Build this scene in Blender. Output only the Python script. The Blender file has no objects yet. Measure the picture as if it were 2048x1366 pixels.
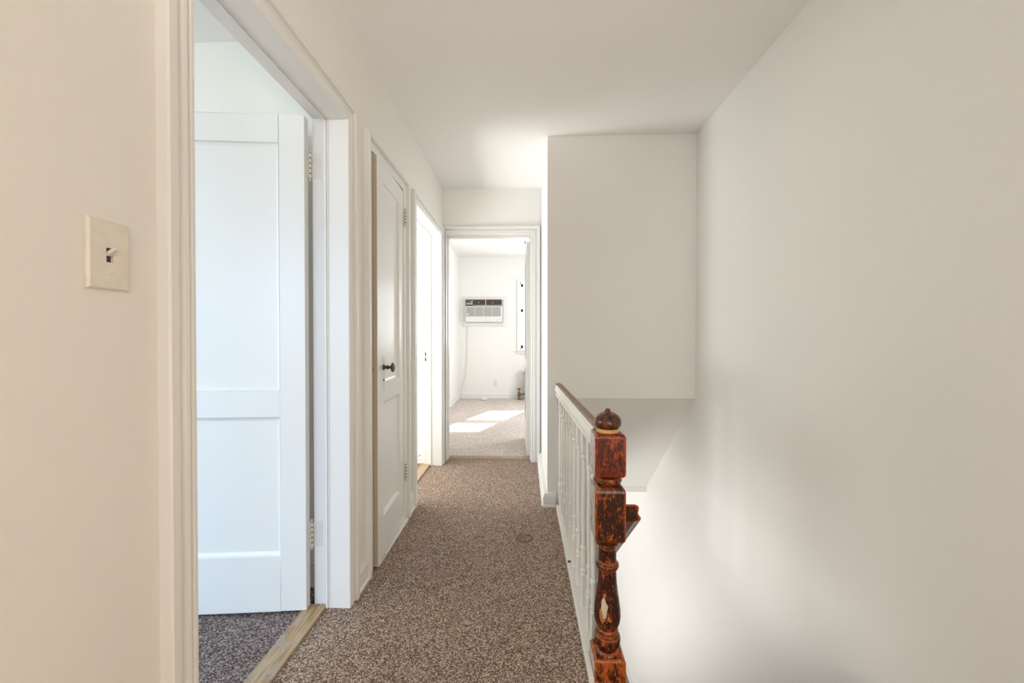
import bpy, bmesh, math, random
from mathutils import Vector, Matrix
random.seed(4)
S = bpy.context.scene
COL = S.collection

# ------------------------------------------------------------------ camera
F_PX = 812.0
cam_d = bpy.data.cameras.new('camera')
cam = bpy.data.objects.new('camera', cam_d)
COL.objects.link(cam)
cam_d.sensor_fit = 'HORIZONTAL'
cam_d.sensor_width = 36.0
cam_d.lens = 36.0 * F_PX / 2048.0
cam_d.clip_start = 0.02
cam_d.clip_end = 200
cam.location = (0, 0, 1.115)
yaw = math.atan(24 / F_PX)
pitch = math.atan(8 / F_PX)
cam.rotation_euler = (math.pi / 2 - pitch, 0, yaw)
S.camera = cam

# ------------------------------------------------------------------ exposure
S.view_settings.view_transform = 'Standard'
S.view_settings.look = 'None'
S.view_settings.gamma = 1
S.view_settings.use_curve_mapping = False
S.view_settings.exposure = 0.0

# ------------------------------------------------------------------ world + sun + daylight + added fill
W = bpy.data.worlds.new('world')
S.world = W
W.use_nodes = True
bg = W.node_tree.nodes['Background']
bg.inputs[0].default_value = (0.86, 0.93, 1.0, 1)
bg.inputs[1].default_value = 3.0

def lamp(name, kind, loc, energy, color=(1, 1, 1), size=None, aim=None, spread=None):
    d = bpy.data.lights.new(name, kind)
    d.energy = energy
    d.color = color
    o = bpy.data.objects.new(name, d)
    COL.objects.link(o)
    o.location = loc
    if kind == 'AREA':
        d.shape = 'RECTANGLE'
        d.size, d.size_y = size
        if spread:
            d.spread = spread
    elif kind == 'POINT':
        d.shadow_soft_size = size
    if aim:
        o.rotation_euler = Vector(aim).to_track_quat('-Z', 'Y').to_euler()
    return o

sun_dir = Vector((-0.385, -1.0, -0.74))
sun = lamp('sun', 'SUN', (3, 14, 8), 20.0, (1.0, 0.96, 0.88), aim=sun_dir)
sun.data.angle = math.radians(0.6)
# daylight at the bedroom and front-room windows; the rest are added fill lights
lamp('bedroom_daylight', 'AREA', (0.25, 7.68, 1.52), 22, (0.97, 0.99, 1.0), (0.66, 1.2), (0, -1, -0.1))
lamp('bedroom_side_daylight', 'AREA', (1.68, 5.6, 1.4), 42, (0.97, 0.985, 1.0), (1.0, 1.2), (-1, -0.2, 0.1))
lamp('front_room_daylight', 'AREA', (-3.98, -0.1, 1.4), 54, (0.93, 1.0, 0.95), (3.2, 1.5), (1, 0.0, 0.05))
lamp('front_room_side_daylight', 'AREA', (-2.0, -2.05, 1.6), 11, (0.22, 0.55, 1.0), (1.3, 1.0), (0.7, 3.65, -1.6), math.radians(65))
lamp('bathroom_upfill', 'AREA', (-2.48, 3.05, 0.62), 70, (1.0, 0.995, 0.98), (0.8, 1.1), (1, 0, 1.7))  # added light inside the bathroom, aimed up to lift the corridor ceiling
lamp('downstairs_fill', 'AREA', (-1.6, 2.75, -1.9), 62, (1.0, 0.985, 0.96), (2.6, 1.3), (1, 0.0, 0.55))  # added light floating below the hall, brightens soffit and lower stair wall
lamp('downstairs_back_fill', 'AREA', (-0.1, 5.66, -0.62), 5, (1.0, 0.985, 0.96), (1.9, 0.6), (0.1, -1, 0.1))  # added light before a closed wall; no transom is built there
lamp('hall_back_fill', 'AREA', (0.35, -1.58, 1.5), 4, (1.0, 0.96, 0.90), (1.0, 1.2), (0, 1, 0.3))  # unseen fill added behind the camera for the walls facing it
lamp('hall_warm_fill', 'POINT', (0.75, -0.9, 0.75), 24, (1.0, 0.74, 0.50), 0.12)  # unseen warm light added behind the camera, set low to lift the ceiling
up = lamp('hall_ceiling_fill', 'SPOT', (0.1, -0.55, 1.3), 46, (1.0, 0.90, 0.80), aim=(-0.35, 1.9, 1.35))  # added spot with no fixture, brightens the middle of the hall ceiling
up.data.spot_size = math.radians(62)
up.data.spot_blend = 1.0
up.data.shadow_soft_size = 0.15

# ------------------------------------------------------------------ materials
def nt(name):
    m = bpy.data.materials.new(name)
    m.use_nodes = True
    t = m.node_tree
    return m, t, t.nodes['Principled BSDF']

def N(t, kind, **kw):
    n = t.nodes.new(kind)
    for k, v in kw.items():
        if k in n.inputs.keys():
            n.inputs[k].default_value = v
        else:
            setattr(n, k, v)
    return n

def coord(t, scale=(1, 1, 1)):
    c = t.nodes.new('ShaderNodeTexCoord')
    mp = t.nodes.new('ShaderNodeMapping')
    mp.inputs['Scale'].default_value = scale
    t.links.new(c.outputs['Object'], mp.inputs['Vector'])
    return mp.outputs['Vector']

def ramp(t, fac, stops, interp='LINEAR'):
    r = t.nodes.new('ShaderNodeValToRGB')
    r.color_ramp.interpolation = interp
    el = r.color_ramp.elements
    while len(el) < len(stops):
        el.new(0.5)
    for e, (p, c) in zip(el, stops):
        e.position = p
        e.color = (*c, 1) if len(c) == 3 else c
    t.links.new(fac, r.inputs['Fac'])
    return r.outputs['Color']

def mix(t, fac, a, b, blend='MIX'):
    n = t.nodes.new('ShaderNodeMix')
    n.data_type = 'RGBA'
    n.blend_type = blend
    for sock, v in ((n.inputs[0], fac), (n.inputs[6], a), (n.inputs[7], b)):
        if hasattr(v, 'links') or hasattr(v, 'is_output'):
            t.links.new(v, sock)
        elif isinstance(v, (int, float)):
            sock.default_value = v
        else:
            sock.default_value = (*v, 1)
    return n.outputs[2]

def bump(t, bsdf, h, strength, dist):
    b = t.nodes.new('ShaderNodeBump')
    b.inputs['Strength'].default_value = strength
    b.inputs['Distance'].default_value = dist
    t.links.new(h, b.inputs['Height'])
    t.links.new(b.outputs['Normal'], bsdf.inputs['Normal'])

def noise(t, vec, scale, detail=3, rough=0.5):
    n = N(t, 'ShaderNodeTexNoise', Scale=scale, Detail=detail, Roughness=rough)
    t.links.new(vec, n.inputs['Vector'])
    return n.outputs['Fac']

def paint(name, c, rough=0.6, bs=0.25, bd=0.002, var=0.03, scale=9):
    m, t, b = nt(name)
    v = coord(t)
    f = noise(t, v, scale * 0.25, 3)
    lo = tuple(max(0, x - var) for x in c)
    hi = tuple(min(1, x + var * 0.5) for x in c)
    t.links.new(ramp(t, f, [(0.3, lo), (0.7, hi)]), b.inputs['Base Color'])
    b.inputs['Roughness'].default_value = rough
    b.inputs['Specular IOR Level'].default_value = 0.35
    bump(t, b, noise(t, v, scale * 12, 4), bs, bd)
    return m

def plain(name, c, rough=0.5, metal=0.0, emis=None):
    m, t, b = nt(name)
    v = coord(t)
    f = noise(t, v, 40, 2)
    t.links.new(ramp(t, f, [(0.3, tuple(x * 0.92 for x in c)), (0.7, c)]), b.inputs['Base Color'])
    b.inputs['Roughness'].default_value = rough
    b.inputs['Metallic'].default_value = metal
    return m

M = {}
M['wall'] = paint('white_wall_paint', (0.855, 0.85, 0.82), 0.62, 0.15, 0.0012, 0.008)
M['ceiling'] = paint('ceiling_paint', (0.885, 0.88, 0.86), 0.8, 0.1, 0.001, 0.006)
M['leftwall'] = paint('cream_wall_paint', (0.85, 0.83, 0.78), 0.45, 0.35, 0.0015, 0.01, 5)
M['trim'] = paint('white_trim_paint', (0.82, 0.815, 0.79), 0.35, 0.12, 0.0005, 0.008, 7)
M['door'] = paint('white_door_paint', (0.82, 0.82, 0.80), 0.33, 0.12, 0.0006, 0.008, 6)
M['white'] = plain('white_plastic', (0.80, 0.80, 0.78), 0.35)
M['cream'] = plain('cream_plastic', (0.82, 0.77, 0.67), 0.32)
M['dark'] = plain('dark_plastic', (0.05, 0.04, 0.035), 0.4)
M['grille'] = plain('grey_grille', (0.50, 0.51, 0.49), 0.5)
M['bronze'] = plain('aged_bronze', (0.10, 0.07, 0.05), 0.35, 0.8)
M['brass'] = plain('tarnished_brass', (0.30, 0.20, 0.10), 0.35, 0.9)
M['steel'] = plain('painted_hinge', (0.76, 0.75, 0.70), 0.35)
M['black'] = plain('dark_recess', (0.02, 0.018, 0.015), 0.9)

def carpet(name, dark, mid, light, stain=False, scale=230):
    m, t, b = nt(name)
    v = coord(t)
    vo = N(t, 'ShaderNodeTexVoronoi', Scale=scale)
    t.links.new(v, vo.inputs['Vector'])
    sep = t.nodes.new('ShaderNodeSeparateColor')
    t.links.new(vo.outputs['Color'], sep.inputs[0])
    c1 = ramp(t, sep.outputs[0], [(0.0, dark), (0.32, tuple((a + b_) / 2 for a, b_ in zip(dark, mid))),
                                  (0.55, mid), (0.85, light), (1.0, tuple(min(1, x * 1.25) for x in light))])
    big = noise(t, v, 1.7, 4, 0.6)
    col = mix(t, 1.0, c1, ramp(t, big, [(0.3, (0.86, 0.86, 0.87)), (0.7, (1.0, 1.0, 1.0))]), 'MULTIPLY')
    # blotches of trodden pile
    fine = noise(t, v, 34, 3, 0.6)
    col = mix(t, 1.0, col, ramp(t, fine, [(0.3, (0.92, 0.92, 0.92)), (0.7, (1.03, 1.03, 1.03))]), 'MULTIPLY')
    if stain:
        # one ring-shaped furniture mark pressed in the pile
        g = t.nodes.new('ShaderNodeTexCoord')
        vm = t.nodes.new('ShaderNodeVectorMath')
        vm.operation = 'DISTANCE'
        vm.inputs[1].default_value = (0.002, 2.245, 0.0)
        t.links.new(g.outputs['Object'], vm.inputs[0])
        ns = noise(t, v, 25, 3)
        ad = t.nodes.new('ShaderNodeMath')
        ad.operation = 'MULTIPLY_ADD'
        t.links.new(ns, ad.inputs[0])
        ad.inputs[1].default_value = 0.016
        t.links.new(vm.outputs['Value'], ad.inputs[2])
        ring = ramp(t, ad.outputs[0], [(0.0, (0.78, 0.78, 0.80)), (0.042, (0.80, 0.80, 0.82)), (0.050, (0.45, 0.44, 0.46)),
                                       (0.056, (0.5, 0.5, 0.5)), (0.060, (1, 1, 1))])
        col = mix(t, 1.0, col, ring, 'MULTIPLY')
    t.links.new(col, b.inputs['Base Color'])
    b.inputs['Roughness'].default_value = 0.95
    b.inputs['Specular IOR Level'].default_value = 0.1
    bump(t, b, sep.outputs[0], 0.5, 0.003)
    return m

M['carpet'] = carpet('brown_speckled_carpet', (0.10, 0.066, 0.050), (0.31, 0.220, 0.168), (0.60, 0.475, 0.385), True, 260)
M['carpet_shaded'] = carpet('shaded_hall_carpet', (0.07, 0.05, 0.05), (0.20, 0.16, 0.15), (0.42, 0.35, 0.33))  # hall carpet again, with cooler, dimmer room light put into its colours
M['carpet_bed'] = carpet('light_beige_carpet', (0.46, 0.38, 0.33), (0.66, 0.57, 0.51), (0.80, 0.73, 0.68), scale=150)

def wood_light():
    m, t, b = nt('worn_oak')
    v = coord(t, (26, 2.2, 26))
    f = noise(t, v, 3.0, 6, 0.65)
    c = ramp(t, f, [(0.25, (0.16, 0.10, 0.055)), (0.45, (0.40, 0.27, 0.15)), (0.6, (0.52, 0.37, 0.21)), (0.8, (0.62, 0.50, 0.33))])
    v2 = coord(t, (6, 3, 6))
    g = noise(t, v2, 5.0, 4)
    c = mix(t, ramp(t, g, [(0.5, (0, 0, 0)), (0.66, (0.7, 0.7, 0.7))]), c, (0.42, 0.38, 0.32))
    t.links.new(c, b.inputs['Base Color'])
    b.inputs['Roughness'].default_value = 0.45
    bump(t, b, f, 0.3, 0.002)
    return m
M['oak'] = wood_light()

def wood_newel(name, worn=0.30, red=False, streak=0.5):
    """dark finish over orange wood: worn off along the edges and in small vertical flecks"""
    m, t, b = nt(name)
    L = t.links.new
    def math_(op, x, y=None, z=None):
        n = t.nodes.new('ShaderNodeMath'); n.operation = op
        for i, v in enumerate((x, y, z)):
            if v is None: continue
            if isinstance(v, (int, float)): n.inputs[i].default_value = v
            else: L(v, n.inputs[i])
        return n.outputs[0]
    v = coord(t, (90, 90, 16))
    grain = noise(t, v, 2.2, 6, 0.7)
    v3 = coord(t, (1, 1, 0.45))
    spots = noise(t, v3, 150, 5, 0.75)
    v2 = coord(t)
    big = noise(t, v2, 26, 3, 0.6)
    if red:
        dark = ramp(t, grain, [(0.3, (0.018, 0.004, 0.003)), (0.55, (0.07, 0.010, 0.006)), (0.75, (0.17, 0.022, 0.010))])
        orange = ramp(t, grain, [(0.3, (0.28, 0.026, 0.008)), (0.6, (0.50, 0.065, 0.015)), (0.8, (0.68, 0.16, 0.04))])
    else:
        dark = ramp(t, grain, [(0.3, (0.010, 0.004, 0.003)), (0.55, (0.040, 0.011, 0.007)), (0.75, (0.10, 0.024, 0.012))])
        orange = ramp(t, grain, [(0.3, (0.30, 0.055, 0.010)), (0.6, (0.56, 0.14, 0.024)), (0.8, (0.72, 0.28, 0.07))])
    bv = t.nodes.new('ShaderNodeBevel'); bv.samples = 4; bv.inputs['Radius'].default_value = 0.011
    geo = t.nodes.new('ShaderNodeNewGeometry')
    dt = t.nodes.new('ShaderNodeVectorMath'); dt.operation = 'DOT_PRODUCT'
    L(bv.outputs[0], dt.inputs[0]); L(geo.outputs['True Normal'], dt.inputs[1])
    edge = math_('MULTIPLY', math_('SUBTRACT', 1.0, dt.outputs['Value']), 2.6)
    edge = math_('MINIMUM', edge, 0.36)
    k = math_('ADD', math_('MULTIPLY', spots, 0.62), math_('MULTIPLY', big, 0.40))
    k = math_('ADD', k, math_('MULTIPLY', grain, 0.30 if red else 0.12))
    k = math_('ADD', k, edge)
    k = math_('ADD', k, (-0.14 if red else 0.0) + worn - 0.34)
    fac = ramp(t, k, [(0.50, (0, 0, 0)), (0.58 if not red else 0.64, (1, 1, 1))])
    col = mix(t, fac, dark, orange)
    fl = N(t, 'ShaderNodeTexVoronoi', Scale=190)
    L(v2, fl.inputs['Vector'])
    fk = ramp(t, fl.outputs['Distance'], [(0.14, (1, 1, 1)), (0.24, (0, 0, 0))])
    s2 = t.nodes.new('ShaderNodeSeparateColor')
    L(fl.outputs['Color'], s2.inputs[0])
    gate = ramp(t, s2.outputs[1], [(0.80, (0, 0, 0)), (0.86, (0.7, 0.7, 0.7))])
    fm = mix(t, 1.0, fk, gate, 'MULTIPLY')
    col = mix(t, fm, col, (0.48, 0.30, 0.19))
    L(col, b.inputs['Base Color'])
    b.inputs['Roughness'].default_value = 0.28
    b.inputs['Specular IOR Level'].default_value = 0.4
    bump(t, b, spots, 0.25, 0.001)
    return m
M['newel'] = wood_newel('chipped_mahogany_finish', 0.228)
M['newel_red'] = wood_newel('worn_red_mahogany_finish', 0.335, True)
M['base_block'] = wood_newel('worn_orange_base_finish', 0.315)
M['rail_dark'] = wood_newel('dark_chipped_rail_finish', 0.21)

def wood_finial():
    m, t, b = nt('finial_varnish')
    v = coord(t, (40, 40, 6))
    g = noise(t, v, 1.5, 4, 0.6)
    c = ramp(t, g, [(0.3, (0.018, 0.006, 0.003)), (0.52, (0.09, 0.025, 0.008)), (0.75, (0.34, 0.11, 0.02))])
    t.links.new(c, b.inputs['Base Color'])
    b.inputs['Roughness'].default_value = 0.22
    return m
M['finial'] = wood_finial()
M['bare'] = plain('bare_wood_ring', (0.66, 0.36, 0.13), 0.4)
M['barepatch'] = plain('bare_orange_wood', (0.46, 0.17, 0.045), 0.4)
M['chip'] = plain('pale_filler', (0.62, 0.55, 0.40), 0.7)

def wood_railtop():
    m, t, b = nt('worn_brown_rail_top')
    v = coord(t, (60, 3, 60))
    g = noise(t, v, 3, 6, 0.65)
    c = ramp(t, g, [(0.25, (0.10, 0.055, 0.03)), (0.5, (0.27, 0.17, 0.105)), (0.75, (0.42, 0.30, 0.21))])
    t.links.new(c, b.inputs['Base Color'])
    b.inputs['Roughness'].default_value = 0.45
    return m
M['railtop'] = wood_railtop()

def wornwhite(name, a=0.60, chip=(0.22, 0.14, 0.09), base=(0.80, 0.78, 0.73)):
    m, t, b = nt(name)
    v = coord(t)
    f = noise(t, v, 45, 5, 0.7)
    g = noise(t, v, 6, 3)
    add = t.nodes.new('ShaderNodeMath'); add.operation = 'MULTIPLY_ADD'
    t.links.new(g, add.inputs[0]); add.inputs[1].default_value = 0.5
    t.links.new(f, add.inputs[2])
    sub = t.nodes.new('ShaderNodeMath'); sub.operation = 'SUBTRACT'
    t.links.new(add.outputs[0], sub.inputs[0]); sub.inputs[1].default_value = 0.3
    k = ramp(t, sub.outputs[0], [(a, (0, 0, 0)), (a + 0.04, (1, 1, 1))])
    t.links.new(mix(t, k, base, chip), b.inputs['Base Color'])
    b.inputs['Roughness'].default_value = 0.4
    bump(t, b, f, 0.3, 0.001)
    return m
M['railpaint'] = wornwhite('chipped_white_rail_paint', 0.64)
M['saddle'] = wornwhite('scuffed_white_saddle_paint', 0.60, (0.33, 0.28, 0.22))
M['newel_side'] = wornwhite('pale_newel_side', 0.50, (0.30, 0.15, 0.10), (0.56, 0.49, 0.45))  # paler, greyer colour with brown flecks for the hall-facing block sides
M['bathbase'] = wornwhite('flaking_baseboard_paint', 0.55, (0.10, 0.08, 0.06))

def tile_floor():
    m, t, b = nt('dark_mottled_tile')
    v = coord(t)
    br = N(t, 'ShaderNodeTexBrick', Scale=18)
    br.inputs['Color1'].default_value = (0.15, 0.10, 0.06, 1)
    br.inputs['Color2'].default_value = (0.07, 0.05, 0.035, 1)
    br.inputs['Mortar'].default_value = (0.3, 0.27, 0.22, 1)
    t.links.new(v, br.inputs['Vector'])
    t.links.new(br.outputs['Color'], b.inputs['Base Color'])
    b.inputs['Roughness'].default_value = 0.4
    return m
M['tile'] = tile_floor()

def glass():
    m = bpy.data.materials.new('window_glass')
    m.use_nodes = True
    t = m.node_tree
    t.nodes.clear()
    o = t.nodes.new('ShaderNodeOutputMaterial')
    tr = t.nodes.new('ShaderNodeBsdfTransparent')
    gl = t.nodes.new('ShaderNodeBsdfGlossy')
    gl.inputs['Roughness'].default_value = 0.02
    mx = t.nodes.new('ShaderNodeMixShader')
    mx.inputs[0].default_value = 0.06
    t.links.new(tr.outputs[0], mx.inputs[1]); t.links.new(gl.outputs[0], mx.inputs[2])
    t.links.new(mx.outputs[0], o.inputs[0])
    return m
M['glass'] = glass()

# ------------------------------------------------------------------ mesh helpers
def box(bm, x0, x1, y0, y1, z0, z1, mi=0):
    vs = [bm.verts.new(p) for p in ((x0, y0, z0), (x1, y0, z0), (x1, y1, z0), (x0, y1, z0),
                                    (x0, y0, z1), (x1, y0, z1), (x1, y1, z1), (x0, y1, z1))]
    fs = [(0, 3, 2, 1), (4, 5, 6, 7), (0, 1, 5, 4), (1, 2, 6, 5), (2, 3, 7, 6), (3, 0, 4, 7)]
    r = []
    for f in fs:
        q = bm.faces.new([vs[i] for i in f]); q.material_index = mi; r.append(q)
    return vs

def prism_x(bm, pts, x0, x1, mi=0):
    a = [bm.verts.new((x0, y, z)) for y, z in pts]
    b = [bm.verts.new((x1, y, z)) for y, z in pts]
    n = len(pts)
    bm.faces.new(a); bm.faces.new(b[::-1])
    for i in range(n):
        f = bm.faces.new((a[i], b[i], b[(i + 1) % n], a[(i + 1) % n])); f.material_index = mi

def sweep(bm, rings, closed=True, caps=True, mi=0):
    R = [[bm.verts.new(p) for p in r] for r in rings]
    n = len(R[0])
    for i in range(len(R) - 1):
        for j in range(n if closed else n - 1):
            k = (j + 1) % n
            f = bm.faces.new((R[i][j], R[i][k], R[i + 1][k], R[i + 1][j])); f.material_index = mi
    if caps and closed:
        bm.faces.new(R[0][::-1]); bm.faces.new(R[-1])
    return R

def lathe(bm, prof, cx, cy, n=32, mi=0, axis='z', c3=None):
    rings = []
    for r, z in prof:
        ring = []
        for i in range(n):
            a = 2 * math.pi * i / n
            if axis == 'z':
                ring.append((cx + r * math.cos(a), cy + r * math.sin(a), z))
            elif axis == 'x':
                ring.append((z, cx + r * math.cos(a), cy + r * math.sin(a)))
            else:
                ring.append((cx + r * math.cos(a), z, cy + r * math.sin(a)))
        rings.append(ring)
    sweep(bm, rings, mi=mi)

def tube(bm, pts, r, n=8):
    pts = [Vector(p) for p in pts]
    rings = []
    for i, p in enumerate(pts):
        d = (pts[min(i + 1, len(pts) - 1)] - pts[max(i - 1, 0)]).normalized()
        u = d.cross(Vector((0, 0, 1)))
        if u.length < 0.05:
            u = d.cross(Vector((0, 1, 0)))
        u.normalize(); w = d.cross(u)
        rings.append([p + u * (r * math.cos(2 * math.pi * k / n)) + w * (r * math.sin(2 * math.pi * k / n)) for k in range(n)])
    sweep(bm, rings)

def spline(pts, k=8):
    out = []
    P = [Vector(p) for p in pts]
    P = [P[0] * 2 - P[1]] + P + [P[-1] * 2 - P[-2]]
    for i in range(1, len(P) - 2):
        for s in range(k):
            t = s / k
            a, b, c, d = P[i - 1], P[i], P[i + 1], P[i + 2]
            out.append(0.5 * ((2 * b) + (c - a) * t + (2 * a - 5 * b + 4 * c - d) * t * t + (3 * b - a - 3 * c + d) * t ** 3))
    out.append(P[-2])
    return out

def obj(name, bm, mats, parent=None, bevel=0.0, seg=2, smooth=False, loc=None):
    bmesh.ops.recalc_face_normals(bm, faces=bm.faces)
    me = bpy.data.meshes.new(name)
    bm.to_mesh(me); bm.free()
    o = bpy.data.objects.new(name, me)
    COL.objects.link(o)
    if not isinstance(mats, (list, tuple)):
        mats = [mats]
    for m in mats:
        me.materials.append(m)
    if smooth:
        for p in me.polygons:
            p.use_smooth = True
        if smooth == 'auto':
            md = o.modifiers.new('edges', 'EDGE_SPLIT'); md.split_angle = math.radians(35)
    if bevel:
        md = o.modifiers.new('bevel', 'BEVEL'); md.width = bevel; md.segments = seg
        md.limit_method = 'ANGLE'; md.angle_limit = math.radians(35)
    if parent:
        o.parent = parent
    return o

def NB():
    return bmesh.new()

def struct(name, bm, mats, **kw):
    o = obj(name, bm, mats, **kw)
    o['kind'] = 'structure'
    return o

def thing(name, label, cat, loc=(0, 0, 0), group=None):
    o = bpy.data.objects.new(name, None)
    COL.objects.link(o)
    o.location = loc
    o['label'] = label; o['category'] = cat
    if group:
        o['group'] = group
    return o

def adopt(o, parent):
    """parts are built in world coordinates; keep them there under a thing placed elsewhere"""
    bpy.context.view_layer.update()
    o.parent = parent
    o.matrix_parent_inverse = parent.matrix_world.inverted()
    return o

# ------------------------------------------------------------------ dimensions
XL, XLR = -0.73, -0.871         # left hall wall: hall face, room face
XR = 1.122                      # right wall
CE = 2.44
D1 = (0.866, 1.640); D2 = (1.925, 2.432); D3 = (2.692, 3.500)
ZT = 2.003                      # top of the door openings
YE = 3.63                       # end wall, hall face
YE2 = 3.77
XM = 0.155                      # corridor's right wall
YM = 2.69                       # wall above the stairs
JB = 0.018                      # jamb board

# ------------------------------------------------------------------ floors
bm = NB()
box(bm, XLR + 0.055, XR, -1.6, 1.30, -0.25, 0)
box(bm, XLR + 0.055, 0.29, 1.30, YE + 0.07, -0.25, 0)
struct('floor', bm, M['carpet'])
bm = NB(); box(bm, -4.0, -0.900, -2.1, 1.795, -0.25, -0.002)
struct('floor_front_room', bm, M['carpet_shaded'])
bm = NB(); box(bm, -1.2, 1.7, YE2 + 0.03, 7.43, -0.25, -0.002)
struct('floor_bedroom', bm, M['carpet_bed'])
bm = NB(); box(bm, -2.5, -0.900, 2.62, 3.61, -0.25, -0.012)
struct('floor_bathroom', bm, M['tile'])
bm = NB(); box(bm, -1.5, XLR + 0.055, 1.90, 2.50, -0.25, -0.002)
struct('floor_closet', bm, M['carpet_shaded'])
bm = NB(); box(bm, -2.0, XR, 1.0, 5.7, -2.85, -2.47)
struct('floor_downstairs', bm, M['carpet'])

# ------------------------------------------------------------------ ceilings
bm = NB(); box(bm, XLR + 0.05, XR, -1.6, YE + 0.05, CE, CE + 0.1)
struct('ceiling', bm, M['ceiling'])
bm = NB(); box(bm, -4.0, XLR, -2.1, 1.795, CE, CE + 0.1)
struct('ceiling_front_room', bm, M['ceiling'])
bm = NB(); box(bm, -1.2, 1.7, YE2, 7.43, 2.6, 2.7)
struct('ceiling_bedroom', bm, M['ceiling'])
bm = NB(); box(bm, -2.5, XLR, 1.795, 3.61, CE, CE + 0.1)
struct('ceiling_bathroom', bm, M['ceiling'])
bm = NB()
box(bm, -2.0, 0.19, 1.0, 5.7, -0.30, -0.251)
box(bm, 0.19, XR, 3.74, 5.7, -0.30, -0.251)
struct('ceiling_downstairs', bm, M['ceiling'])

# ------------------------------------------------------------------ walls
def wall_x(bm, x0, x1, y0, y1, z0, z1, holes):
    """a wall slab thick in x with openings (ya, yb, za, zb)"""
    y = y0
    for ya, yb, za, zb in sorted(holes):
        box(bm, x0, x1, y, ya, z0, z1)
        if za > z0:
            box(bm, x0, x1, ya, yb, z0, za)
        box(bm, x0, x1, ya, yb, zb, z1)
        y = yb
    box(bm, x0, x1, y, y1, z0, z1)

def wall_y(bm, y0, y1, x0, x1, z0, z1, holes):
    x = x0
    for xa, xb, za, zb in sorted(holes):
        box(bm, x, xa, y0, y1, z0, z1)
        if za > z0:
            box(bm, xa, xb, y0, y1, z0, za)
        box(bm, xa, xb, y0, y1, zb, z1)
        x = xb
    box(bm, x, x1, y0, y1, z0, z1)

bm = NB()
wall_x(bm, XLR, XL, -1.6, YE, -0.02, CE + 0.02, [(D1[0] - JB, D1[1] + JB, -0.02, ZT + JB), (D2[0] - JB, D2[1] + JB, -0.02, ZT + JB),
                                        (D3[0] - JB, D3[1] + JB, -0.02, ZT + JB)])
bmesh.ops.remove_doubles(bm, verts=bm.verts, dist=1e-5)
struct('wall_left', bm, M['leftwall'])

bm = NB()
box(bm, XR, XR + 0.12, -1.6, YE2, -2.85, CE + 0.02)
box(bm, XR, XR + 0.12, YE2, 5.7, -2.85, -0.25)
struct('wall_right', bm, M['wall'])

# wall over the stairs: a solid with a sloping underside
bm = NB()
prism_x(bm, [(YM, CE + .01), (YM, 0.715), (3.74, -0.25), (3.80, -0.25), (YE2 - 0.001, 0.2), (YE2 - 0.001, CE + .01)], 0.26, XR)
box(bm, XM, 0.26, YM, YE2 - 0.001, -0.25, CE + .01)
struct('wall_stair', bm, M['wall'])

bm = NB()
wall_y(bm, YE, YE2, -1.3, XM, -0.02, CE + 0.02, [(-0.715, 0.068, -0.02, 2.053)])
struct('wall_end', bm, M['wall'])
bm = NB()
box(bm, -1.3, XM, YE2 - 0.14, YE2, CE + 0.02, 2.7)
box(bm, XM, 1.7, YE2 - 0.001, YE2 + 0.05, -0.02, 2.7)
struct('wall_bedroom_front', bm, M['wall'])
bm = NB(); box(bm, -1.32, -1.2, YE2, 7.43, -0.02, 2.7)
struct('wall_bedroom_left', bm, M['wall'])
# bedroom window openings
BW = (-0.075, 0.585, 0.90, 2.12)
bm = NB(); wall_y(bm, 7.43, 7.60, -1.32, 1.82, -0.02, 2.7, [BW])
struct('wall_bedroom_back', bm, M['wall'])
bm = NB(); wall_x(bm, 1.7, 1.82, YE2, 7.43, -0.02, 2.7, [(5.1, 6.1, 0.9, 2.1)])
struct('wall_bedroom_right', bm, M['wall'])

bm = NB(); box(bm, -4.0, XLR, 1.795, 1.90, -0.02, CE + 0.02)
struct('wall_front_room_back', bm, M['wall'])
bm = NB(); wall_x(bm, -4.12, -4.0, -2.1, 1.9, -0.02, CE + 0.02, [(-0.85, 0.65, 0.85, 2.15)])
struct('wall_front_room_left', bm, M['wall'])
bm = NB(); wall_y(bm, -2.22, -2.1, -4.12, XLR, -0.02, CE + 0.02, [(-2.95, -1.65, 0.75, 2.05)])
struct('wall_front_room_front', bm, M['wall'])
bm = NB(); box(bm, XLR, XLR + 0.05, -2.1, -1.6, -0.02, CE + 0.02)
struct('wall_front_room_return', bm, M['wall'])
bm = NB(); box(bm, -2.5, XLR, 2.50, 2.62, -0.02, CE + 0.02)
struct('wall_closet_side', bm, M['wall'])
bm = NB(); box(bm, -1.60, -1.5, 1.90, 2.50, -0.02, CE + 0.02)
struct('wall_closet_back', bm, M['wall'])
bm = NB(); box(bm, -2.62, XLR, 3.61, 3.63, -0.02, CE + 0.02)
struct('wall_bathroom_back', bm, M['wall'])
bm = NB(); wall_x(bm, -2.62, -2.5, 2.50, 3.61, -0.02, CE + 0.02, [(2.65, 3.45, 0.10, 1.20)])  # low opening made up to line up with the added bathroom light
struct('wall_bathroom_left', bm, M['wall'])
bm = NB(); wall_y(bm, -1.7, -1.6, XLR, XR + 0.12, -0.25, CE + 0.1, [(-0.15, 0.85, 0.9, 2.1)])
struct('wall_back', bm, M['wall'])
# below the hall
bm = NB(); box(bm, -2.0, XR + 0.12, 5.7, 5.8, -2.85, -0.25)
struct('wall_downstairs_back', bm, M['wall'])
bm = NB(); wall_x(bm, -2.1, -2.0, 1.0, 5.8, -2.85, -0.25, [(4.1, 5.3, -1.9, -0.5)])
struct('wall_downstairs_left', bm, M['wall'])
bm = NB(); box(bm, -2.0, XR, 0.9, 1.0, -2.85, -0.25)
struct('wall_downstairs_front', bm, M['wall'])

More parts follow.
